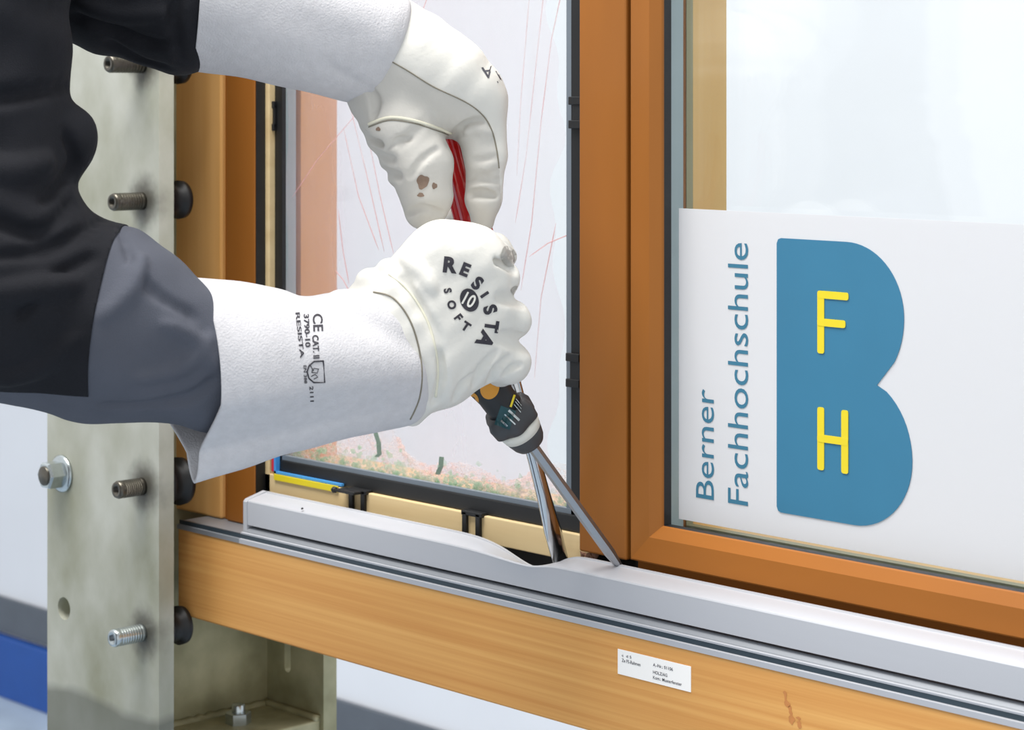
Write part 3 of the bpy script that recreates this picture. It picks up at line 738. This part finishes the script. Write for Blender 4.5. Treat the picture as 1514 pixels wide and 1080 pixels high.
def split_black(o, planes, nm, label, offset=.0008):
    """cut the part of a sleeve that lies on the inner side of every plane into its own panel mesh"""
    bm = bmesh.new(); bm.from_mesh(o.data)
    for (co, no) in planes:
        bmesh.ops.bisect_plane(bm, geom=bm.verts[:] + bm.edges[:] + bm.faces[:], plane_co=co, plane_no=no, dist=1e-6)
    ins = [f_ for f_ in bm.faces if all((f_.calc_center_median() - co).dot(no) < 0 for co, no in planes)]
    bm.faces.index_update(); b2 = bm.copy()
    b2.faces.ensure_lookup_table(); ids = {f_.index for f_ in ins}
    bmesh.ops.delete(b2, geom=[f_ for f_ in b2.faces if f_.index not in ids], context='FACES')
    bmesh.ops.delete(bm, geom=ins, context='FACES'); bm.to_mesh(o.data); bm.free()
    b2.normal_update()
    for q in b2.verts: q.co = q.co + q.normal * offset
    me = bpy.data.meshes.new(nm); b2.to_mesh(me); b2.free()
    pn = new_obj(nm, me, M['navy'], o, True); pn['label'] = label
    md = pn.modifiers.new('cloth', 'SOLIDIFY'); md.thickness = .0016; md.offset = -1
    return pn
def plane_px(a, b, Z, inside):
    p0, p1, q = P3(*a, Z), P3(*b, Z), P3(*inside, Z)
    no = (p1 - p0).cross(FWD).normalized()
    if (q - p0).dot(no) > 0: no = -no
    return (p0, no)
split_black(sl, [plane_px((168, 300), (122, 592), 1.32, (0, 300)), plane_px((-50, 580), (122, 592), 1.32, (0, 300))], 'black_panel', 'black upper sleeve panel')

def arm2_field(p):
    d = chain(p, [(-60, -360, -190, 150), (60, -150, -205, 140), (165, -52, -212, 124), (262, -8, -214, 118)], 25)
    d = smin(d, cone(p, (262, 8, -214), (330, 8, -216), 112, 92), 10)
    x, y, z = p[..., 0], p[..., 1], p[..., 2]
    return d + 2.0 * np.sin(x * .05 + y * .03) + 1.2 * np.sin(x * .09 - y * .06 + z * .03)
arm2_f = creased(arm2_field, [([(110, 24), (160, 40), (215, 62), (255, 66)], 6, 12), ([(120, 5), (180, 20), (250, 20)], -9, 16), ([(262, -10), (258, 40), (268, 90)], 7, 10), ([(160, 60), (205, 88), (250, 100)], 5, 10)])
s2 = sdf_obj('jacket_sleeve', arm2_f, (-230, -170, -380), (360, 530, -40), 5, ZJ, M['navy'], pe, 2)
s2['label'] = 'black sleeve of the upper arm'
# torso and trousers stand outside the picture on the left
def torso_field(p):
    d = chain(p, [(-470, -330, -120, 235), (-520, 200, -130, 290), (-530, 720, -130, 300)], 60)
    d = smin(d, chain(p, [(-420, -370, 0, 180), (-70, -330, -20, 150)], 20), 80)
    d = smin(d, chain(p, [(-420, -370, -210, 180), (-60, -360, -190, 150)], 20), 80)
    return d + 5 * np.sin(p[..., 1] * .02 + p[..., 0] * .01)
to = sdf_obj('jacket_body', torso_field, (-860, -1060, -460), (-160, 620, 240), 16, ZJ, M['navy'], pe, 2)
def trouser_field(p):
    d = chain(p, [(-530, 800, -120, 280), (-500, 1700, 20, 190), (-520, 2900, 40, 150), (-520, 3560, 40, 140)], 60)
    return smin(d, chain(p, [(-530, 800, -160, 280), (-540, 1700, -320, 190), (-560, 2900, -330, 150), (-560, 3560, -330, 140)], 60), 60)
sdf_obj('trousers', trouser_field, (-900, -3760, -560), (-180, -420, 260), 26, ZJ, M['grey_cl'], pe, 1)

# ---- lower glove
ZL = 1.45
ink_bm = None
BL_TIP = onY(922, 846, .030); BL_DIR = (P3(657, 480, 1.474) - BL_TIP).normalized()
def loc(P_, Z0):
    d_ = P_ - CAM; Z = d_.dot(FWD); return (757 + FPX * d_.dot(RGT) / Z, YH - FPX * d_.dot(UP) / Z, (Z0 - Z) * FPX / Z0)
def cavity(d, p, base, ax_, h0_, h1_, r, Z0):
    a_, b_ = loc(base + ax_ * h0_, Z0), loc(base + ax_ * h1_, Z0); rr = r * FPX / Z0
    return smax(d, -chain(p, [(*a_, rr), (*b_, rr)]), 3)
def lower_hand(p):
    body = chain(p, [(566, 470, -4, 66), (592, 455, 0, 62), (655, 384, 4, 57), (692, 386, 2, 57)], 10)
    for q in ([(585, 500, 0, 68), (640, 465, 6, 60), (706, 432, 4, 47)], [(588, 535, -2, 70), (640, 515, 6, 60), (716, 478, 0, 45)], [(600, 556, -6, 66), (650, 546, 0, 57), (716, 527, -6, 41)]):
        body = smin(body, chain(p, q, 10), 34)
    d = body
    fin = [[(705, 388, 0, 46), (728, 384, -36, 30), (716, 396, -86, 26), (680, 416, -100, 24), (655, 440, -90, 21)],
           [(712, 412, 8, 34), (741, 412, -14, 27), (734, 424, -72, 26), (698, 446, -98, 24), (668, 468, -88, 21)],
           [(720, 462, 6, 33), (756, 474, -18, 28), (742, 486, -76, 26), (700, 500, -100, 24), (668, 512, -88, 21)],
           [(722, 524, -4, 36), (754, 536, -20, 31), (738, 544, -70, 27), (700, 548, -92, 24), (672, 552, -84, 21)]]
    for i, q in enumerate(fin): d = smin(d, chain(p, q, 6), 9 if i else 20)
    # thumb wraps behind the handle, its tip showing past the forefinger
    d = smin(d, chain(p, [(640, 400, -40, 44), (690, 372, -78, 30), (733, 366, -88, 21), (750, 380, -88, 16)], 8), 10)
    # rolled wrist band
    band = [(548, 418, 16, 22), (586, 432, 44, 20), (618, 476, 52, 20), (636, 535, 46, 20), (632, 588, 26, 20), (610, 612, 0, 18)]
    d = smin(d, chain(p, band, 6), 7)
    d = smin(d, chain(p, [(572, 398, 24, 16), (612, 430, 52, 15), (640, 480, 58, 13)], 6), 10)
    # creases
    for (a, b, r, k) in [((596, -412, 62), (648, -500, 78), 7, 10), ((648, -500, 78), (656, -580, 62), 6, 10), ((700, -566, 50), (738, -508, 52), 6, 9), ((722, -570, 40), (752, -520, 36), 5, 8),
                         ((668, -590, 52), (690, -548, 62), 5, 9), ((728, -388, 40), (762, -398, 4), 8, 8), ((742, -440, 42), (772, -446, 0), 9, 8), ((744, -504, 40), (784, -510, -6), 10, 8)]:
        d = smax(d, -cone(p, a, b, r, r), k)
    x, y, z = p[..., 0], p[..., 1], p[..., 2]
    d = d + .8 * np.sin(x * .06 + y * .05) + .5 * np.sin(x * .11 - y * .13)
    return cavity(d, p, BL_TIP, BL_DIR, (P3(786, 655, 1.512) - BL_TIP).length + .03, (P3(786, 655, 1.512) - BL_TIP).length + .112, .0150, ZL)
lower_f = creased(lower_hand, [([(700, 572), (712, 545), (735, 520)], 4, 8), ([(722, 566), (735, 545), (752, 528)], 4, 7), ([(672, 592), (684, 570), (700, 555)], 3.5, 8), ([(745, 556), (757, 544), (770, 540)], 3, 6),
    ([(740, 492), (757, 494), (776, 496)], 3, 6), ([(596, 380), (622, 402), (640, 430)], -7, 12), ([(640, 600), (652, 560), (650, 520)], 4, 8)])
LG = sdf_obj('glove', lower_f, (490, -650, -140), (800, -310, 95), 2.6, ZL, M['leather'], pe, 2)
LG['label'] = 'white leather glove gripping the black and orange screwdriver'
lc = loft('gauntlet_cuff', [((275, 413), (287, 712), 118, 106, 46), ((330, 417), (362, 690), 104, 104, 42), ((400, 426), (450, 662), 76, 100, 34),
                            ((460, 436), (520, 643), 52, 94, 34), ((500, 433), (562, 635), 28, 88, 42), ((542, 438), (600, 629), 6, 74, 44), ((560, 446), (612, 618), 0, 60, 40)],
          ZL, M['suede'], LG, creases=[(448, 424, 606, 510, 20, -8), (500, 432, 606, 478, 18, 6), (480, 530, 600, 550, 34, 4), (450, 640, 560, 600, 26, 3), (330, 480, 400, 600, 40, 3)], noise=.9, seed=1, pinch=.72)
lc['label'] = 'grey suede cuff of the lower glove'
bl = bvh_of([LG]); blc = bvh_of([lc])
for ch, x, y, h, r in [('R', 666, 392, 24, 6), ('E', 688, 399, 20, 22), ('S', 706, 419, 21, 38), ('I', 716.5, 436, 14, 56), ('S', 725, 458, 21, 72), ('T', 727, 483, 21, 98), ('A', 718, 503, 24, 121)]:
    put_text(ch, x, y, h, r, bl, M['ink_d'], LG, bold=.05 if ch != 'I' else .09)
for ch, x, y, h, r in [('S', 662, 430, 12, 78), ('O', 668, 451, 13, 68), ('F', 678, 470, 13, 52), ('T', 689, 483, 14, 34)]:
    put_text(ch, x, y, h, r, bl, M['ink_d'], LG, bold=.045)
def disc(cx, cy, rx, ry, rot, n=28, wob_=0.0):
    v = [(cx, -cy, 0)]; f = []
    for k in range(n):
        t = 2 * math.pi * k / n; q = 1 + wob_ * math.sin(3 * t + cx) + wob_ * .6 * math.sin(5 * t + cy)
        a, b = rx * q * math.cos(t), ry * q * math.sin(t); c, s = math.cos(math.radians(rot)), math.sin(math.radians(rot))
        v.append((cx + a * c - b * s, -cy - (a * s + b * c), 0))
    for k in range(n): f.append((0, 1 + k, 1 + (k + 1) % n))
    return mesh('disc', v, f)
decal('print_disc', disc(694, 444, 13.5, 17.5, -20), bl, M['ink_d'], LG, 2, .0004)
put_text('10', 694, 444, 20, 28, bl, M['leather'], LG, wd=17, bold=.02, name='print_number').data
for o in COL.objects:
    if o.name.startswith('print_number'):
        for v_ in o.data.vertices: v_.co -= ray(694, 444).normalized() * .0005
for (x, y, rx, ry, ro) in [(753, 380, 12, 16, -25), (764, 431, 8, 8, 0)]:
    decal('grey_patch', disc(x, y, rx, ry, ro, 20, .06), bl, M['leather_g'], LG, 2, .0009)  # greyer patches on the thumb tip and one finger
seam('seam', [(552, 432), (580, 440), (603, 468), (617, 505), (624, 550), (620, 590), (606, 622)], bvh_of([LG, lc]), .0006, M['thread'], LG)
seam('piping', [(575, 405), (606, 432), (634, 480), (647, 540), (644, 590)], bl, .0008, M['piping'], LG, .0001)
for ch, x, y, h, wd_, bo in [('CE', 470, 477, 15, 26, .02), ('CAT. II', 467, 513, 9.5, 35, .03), ('3790-10', 454, 489, 8, 49, .03), ('RESISTA', 443.5, 496, 6.5, 68, .02), ('EN 388', 451.5, 554, 4.5, 27, .02), ('2111', 461, 583, 5.5, 23, .02)]:
    put_text(ch, x, y, h, 87 if ch != 'RESISTA' else 84, blc, M['ink_d'], LG, wd=wd_, bold=bo, lift=.0004)
def outline_decal(ptsl, r, nm):
    q = [h for h in (hit(blc, x, y, .0002) for x, y in ptsl) if h is not None]
    return tube(nm, q, r, M['ink_d'], LG, 6)
outline_decal([(478, 534), (464, 535), (457, 541), (454, 550), (457, 560), (464, 566), (480, 566), (478, 534), (464, 535)], .0005, 'print_shield')
outline_decal([(459, 541), (462, 546), (461, 551), (469, 552), (471, 546), (464, 545), (463, 549)], .00028, 'print_pictogram')
outline_decal([(460, 557), (466, 554), (470, 558), (464, 561)], .00028, 'print_pictogram')

# ---- upper glove
ZU = 1.50
RD_TIP = onY(831, 838, .033); RD_TOP = P3(655, 160, 1.512); RD_DIR = (RD_TOP - RD_TIP).normalized()
def upper_hand(p):
    d = chain(p, [(560, 66, 0, 80), (610, 92, 2, 74), (655, 118, 0, 69), (684, 140, -4, 62)], 14)
    d = smin(d, chain(p, [(560, 70, -50, 66), (640, 110, -60, 64), (684, 142, -64, 58)], 10), 30)
    d = smin(d, chain(p, [(704, 150, -4, 45), (719, 232, 2, 31), (714, 296, -2, 26), (714, 328, -8, 18)], 8), 16)
    for dz, dx in ((-84, 2), (-122, -2), (-156, -10)):
        d = smin(d, chain(p, [(698, 152, dz, 42), (717 + dx, 236, dz - 2, 29), (702 + dx, 300, dz, 25), (690 + dx, 322, dz + 4, 20)], 8), 8)
    d = smin(d, chain(p, [(572, 140, 6, 56), (592, 190, 24, 50), (622, 244, 28, 46), (630, 288, 26, 38), (628, 312, 22, 30)], 14), 18)
    d = smin(d, cone(p, (560, -130, -30), (650, -165, -40), 45, 40), 30)
    for (bx, by, br) in ((541, 186, 15), (556, 212, 17), (571, 240, 16), (582, 264, 16)): d = smin(d, ellips(p, (bx + 6, by, 14), (br, br * .8, br * 1.4)), 6)
    # folds on the thumb and the finger crook
    for (a, b, r, k) in [((528, -200, 26), (564, -210, 54), 8, 10), ((545, -228, 26), (578, -236, 60), 8, 10), ((560, -254, 26), (590, -260, 58), 7, 9), ((690, -262, 26), (744, -256, 30), 5, 8),
                         ((692, -240, 30), (740, -232, 34), 4, 7), ((592, -215, 76), (640, -170, 70), 6, 10), ((694, -288, 22), (730, -290, 22), 4, 7), ((668, -212, 40), (700, -196, 42), 7, 9), ((655, -205, 62), (666, -212, 40), 5, 7)]:
        d = smax(d, -cone(p, a, b, r, r), k)
    x, y, z = p[..., 0], p[..., 1], p[..., 2]
    d = d + .8 * np.sin(x * .06 + y * .05) + .5 * np.sin(x * .12 - y * .1)
    return cavity(d, p, RD_TIP, RD_DIR, .2, (RD_TOP - RD_TIP).length - .004, .0124, ZU)
upper_f = creased(upper_hand, [([(606, 262), (625, 236), (648, 220)], 2.2, 8), ([(690, 270), (715, 264), (740, 268)], 4, 7), ([(692, 290), (712, 284), (732, 290)], 3.5, 7), ([(668, 204), (690, 186), (712, 178)], 5, 9), ([(690, 196), (706, 190), (724, 196)], -5, 8),
    ([(545, 130), (556, 150), (552, 175)], 4, 8), ([(600, 318), (625, 308), (655, 316)], 3, 8), ([(570, 222), (590, 206), (606, 206)], 2, 7)])
UG = sdf_obj('glove', upper_f, (465, -350, -215), (770, 30, 100), 2.6, ZU, M['leather'], pe, 2)
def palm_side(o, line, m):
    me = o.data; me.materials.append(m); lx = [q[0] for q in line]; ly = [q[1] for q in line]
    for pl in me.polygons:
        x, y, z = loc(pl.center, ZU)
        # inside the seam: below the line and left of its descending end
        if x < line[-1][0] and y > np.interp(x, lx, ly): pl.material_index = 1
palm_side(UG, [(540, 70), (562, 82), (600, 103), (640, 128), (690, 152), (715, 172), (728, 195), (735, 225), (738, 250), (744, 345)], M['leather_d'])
UG['label'] = 'white leather glove gripping the red screwdriver handle'
uc = loft('gauntlet_cuff', [((297, -118), (283, 102), 60, 112, 6), ((340, -110), (335, 110), 50, 112, 8), ((400, -92), (395, 121), 36, 108, 10), ((480, -62), (470, 137), 18, 100, 16),
                            ((560, -28), (515, 149), 4, 92, 26), ((592, -10), (530, 152), 0, 82, 24), ((600, 0), (540, 146), 0, 70, 20)],
          ZU, M['suede'], UG, creases=[(490, 100, 545, 130, 8, -4), (400, 20, 520, 60, 30, -4)], noise=1.0, seed=3)
uc['label'] = 'grey suede cuff of the upper glove'
bu = bvh_of([UG])
seam('seam', [(562, 82), (600, 103), (640, 128), (690, 152), (715, 172), (728, 195), (735, 225), (738, 250)], bu, .0005, M['thread'], UG)
seam('piping', [(545, 184), (575, 174), (610, 178), (645, 189), (668, 198)], bu, .0011, M['piping'], UG, .0001)
seam('seam', [(545, 188), (575, 178), (610, 182), (645, 193), (664, 200)], bu, .0004, M['thread'], UG)
for ch, x, y, h, r in [('A', 721, 107, 17, 172), ('T', 738, 112, 17, 150)]:
    put_text(ch, x, y, h, r, bu, M['ink'], UG, bold=.01)
for (x, y, rx, ry, ro) in [(625, 269, 9, 10.5, 10), (642.5, 275, 4, 4.6, 0), (622, 288.5, 5, 3.2, 0), (559, 191, 3.5, 3, 0)]:
    decal('stain', disc(x, y, rx, ry, ro, 20, .12), bu, M['stain'], UG, 1, .0003)

# ------------------------------------------------------------------ screwdrivers
def along(base, ax_, h): return base + ax_ * h
bd = empty('screwdriver', BL_TIP, 'black and orange screwdriver in the lower glove, steel hexagonal shaft', 'screwdriver')
Ls = (P3(786, 655, 1.512) - BL_TIP).length
HX = lambda t: math.cos(math.pi / 6) / math.cos((t % (math.pi / 3)) - math.pi / 6)
def q_axis(h): return BL_TIP + BL_DIR * h
h0 = Ls
lathe('shaft', [(.0, .0018), (.014, .0034), (.020, .0040), (h0 + .004, .0040)], BL_TIP, BL_DIR, M['satin'], bd, 24, False, shape=HX)
lathe('tip_collar', [(h0 - .002, .0100), (h0 + .001, .0118), (h0 + .007, .0135), (h0 + .010, .0140)], BL_TIP, BL_DIR, M['grip_g'], bd, 36)
lathe('white_band', [(h0 + .009, .0141), (h0 + .013, .0150), (h0 + .017, .0155)], BL_TIP, BL_DIR, M['white_pl'], bd, 36)
lathe('hex_collar', [(h0 + .0165, .0150), (h0 + .018, .0182), (h0 + .026, .0190), (h0 + .031, .0168), (h0 + .033, .0140)], BL_TIP, BL_DIR, M['grip_g'], bd, 48, True, shape=lambda t: 1 - .13 * (0.5 + .5 * math.cos(6 * t)))
gr = lathe('grip', [(h0 + .032, .0130), (h0 + .037, .0122), (h0 + .046, .0124), (h0 + .056, .0140), (h0 + .066, .0155), (h0 + .080, .0165), (h0 + .10, .0160), (h0 + .115, .0140), (h0 + .122, .008)], BL_TIP, BL_DIR, M['grip'], bd, 48)
bg_ = bvh_of([gr])
for (x, y, rx, ry, ro) in [(724, 574, 14, 17, 15), (700, 590, 7, 10, -30), (745, 562, 8, 5, 10)]:
    decal('orange_inlay', disc(x, y, rx, ry, ro), bg_, M['orange'], gr, 2, .0005)
def strip(name, a, b, wd, m, bvh, parent, lift=.0006):
    dx, dy = b[0] - a[0], b[1] - a[1]; l = math.hypot(dx, dy); nx_, ny_ = -dy / l * wd / 2, dx / l * wd / 2
    me = mesh(name, [(a[0] + nx_, -(a[1] + ny_), 0), (b[0] + nx_, -(b[1] + ny_), 0), (b[0] - nx_, -(b[1] - ny_), 0), (a[0] - nx_, -(a[1] - ny_), 0)], [(0, 1, 2, 3)])
    return decal(name, me, bvh, m, parent, 5, lift)
bd_bvh = bvh_of([o for o in bd.children])
strip('yellow_mark', (761, 584), (755, 602), 3.2, M['yellow'], bd_bvh, bd)
strip('product_label', (752, 604), (742, 632), 24, M['teal'], bd_bvh, bd, .0004)
for (a, b, wd_) in [((752, 607), (768, 622), 3.5), ((746, 613), (762, 628), 2), ((741, 622), (750, 631), 3), ((763, 590), (771, 600), 1.2), ((762, 594), (771, 605), 1.2), ((760, 598), (770, 610), 1.2)]:
    strip('label_line', a, b, wd_, M['zinc'], bd_bvh, bd, .0009)

rd = empty('screwdriver', RD_TIP, 'red handled screwdriver in the upper glove with polished chisel blade', 'screwdriver')
LT = (RD_TOP - RD_TIP).length
hh = LT - .155
# blade: flattened towards the tip
n = 24; v = []; f = []; q = RD_DIR.to_track_quat('Z', 'Y').to_matrix()
side = (RGT - RD_DIR * RGT.dot(RD_DIR)).normalized(); frn = RD_DIR.cross(side).normalized()
side, frn = (side * .86 + frn * .5).normalized(), (frn * .86 - side * .5).normalized()
secs = [(0, .0062, .0008), (.012, .0064, .0016), (.030, .0066, .0030), (.045, .0058, .0040), (.060, .0050, .0046), (.085, .0046, .0046), (hh + .01, .0046, .0046)]
for (h, a, b) in secs:
    for k in range(n):
        t = 2 * math.pi * k / n; co, si = math.cos(t), math.sin(t); e = .55 if h < .04 else .8
        v.append(RD_TIP + RD_DIR * h + side * (a * math.copysign(abs(co) ** e, co)) + frn * (b * math.copysign(abs(si) ** e, si)))
for i in range(len(secs) - 1):
    for k in range(n): f.append((i * n + k, i * n + (k + 1) % n, (i + 1) * n + (k + 1) % n, (i + 1) * n + k))
f += [tuple(range(n))[::-1], tuple(range((len(secs) - 1) * n, len(secs) * n))]
new_obj('blade', fixn(mesh('blade', v, f)), M['chrome'], rd, True)
lathe('handle', [(hh, .008), (hh + .006, .0105), (hh + .016, .0118), (hh + .03, .0122), (hh + .05, .0132), (hh + .13, .0132), (hh + .148, .0122), (hh + .158, .009)], RD_TIP, RD_DIR, M['red'], rd, 72, True, flute=8, famp=.14, frange=(hh + .03, hh + .148))
lathe('ferrule', [(hh - .008, .0062), (hh + .002, .0072), (hh + .006, .0072)], RD_TIP, RD_DIR, M['chrome'], rd, 24)
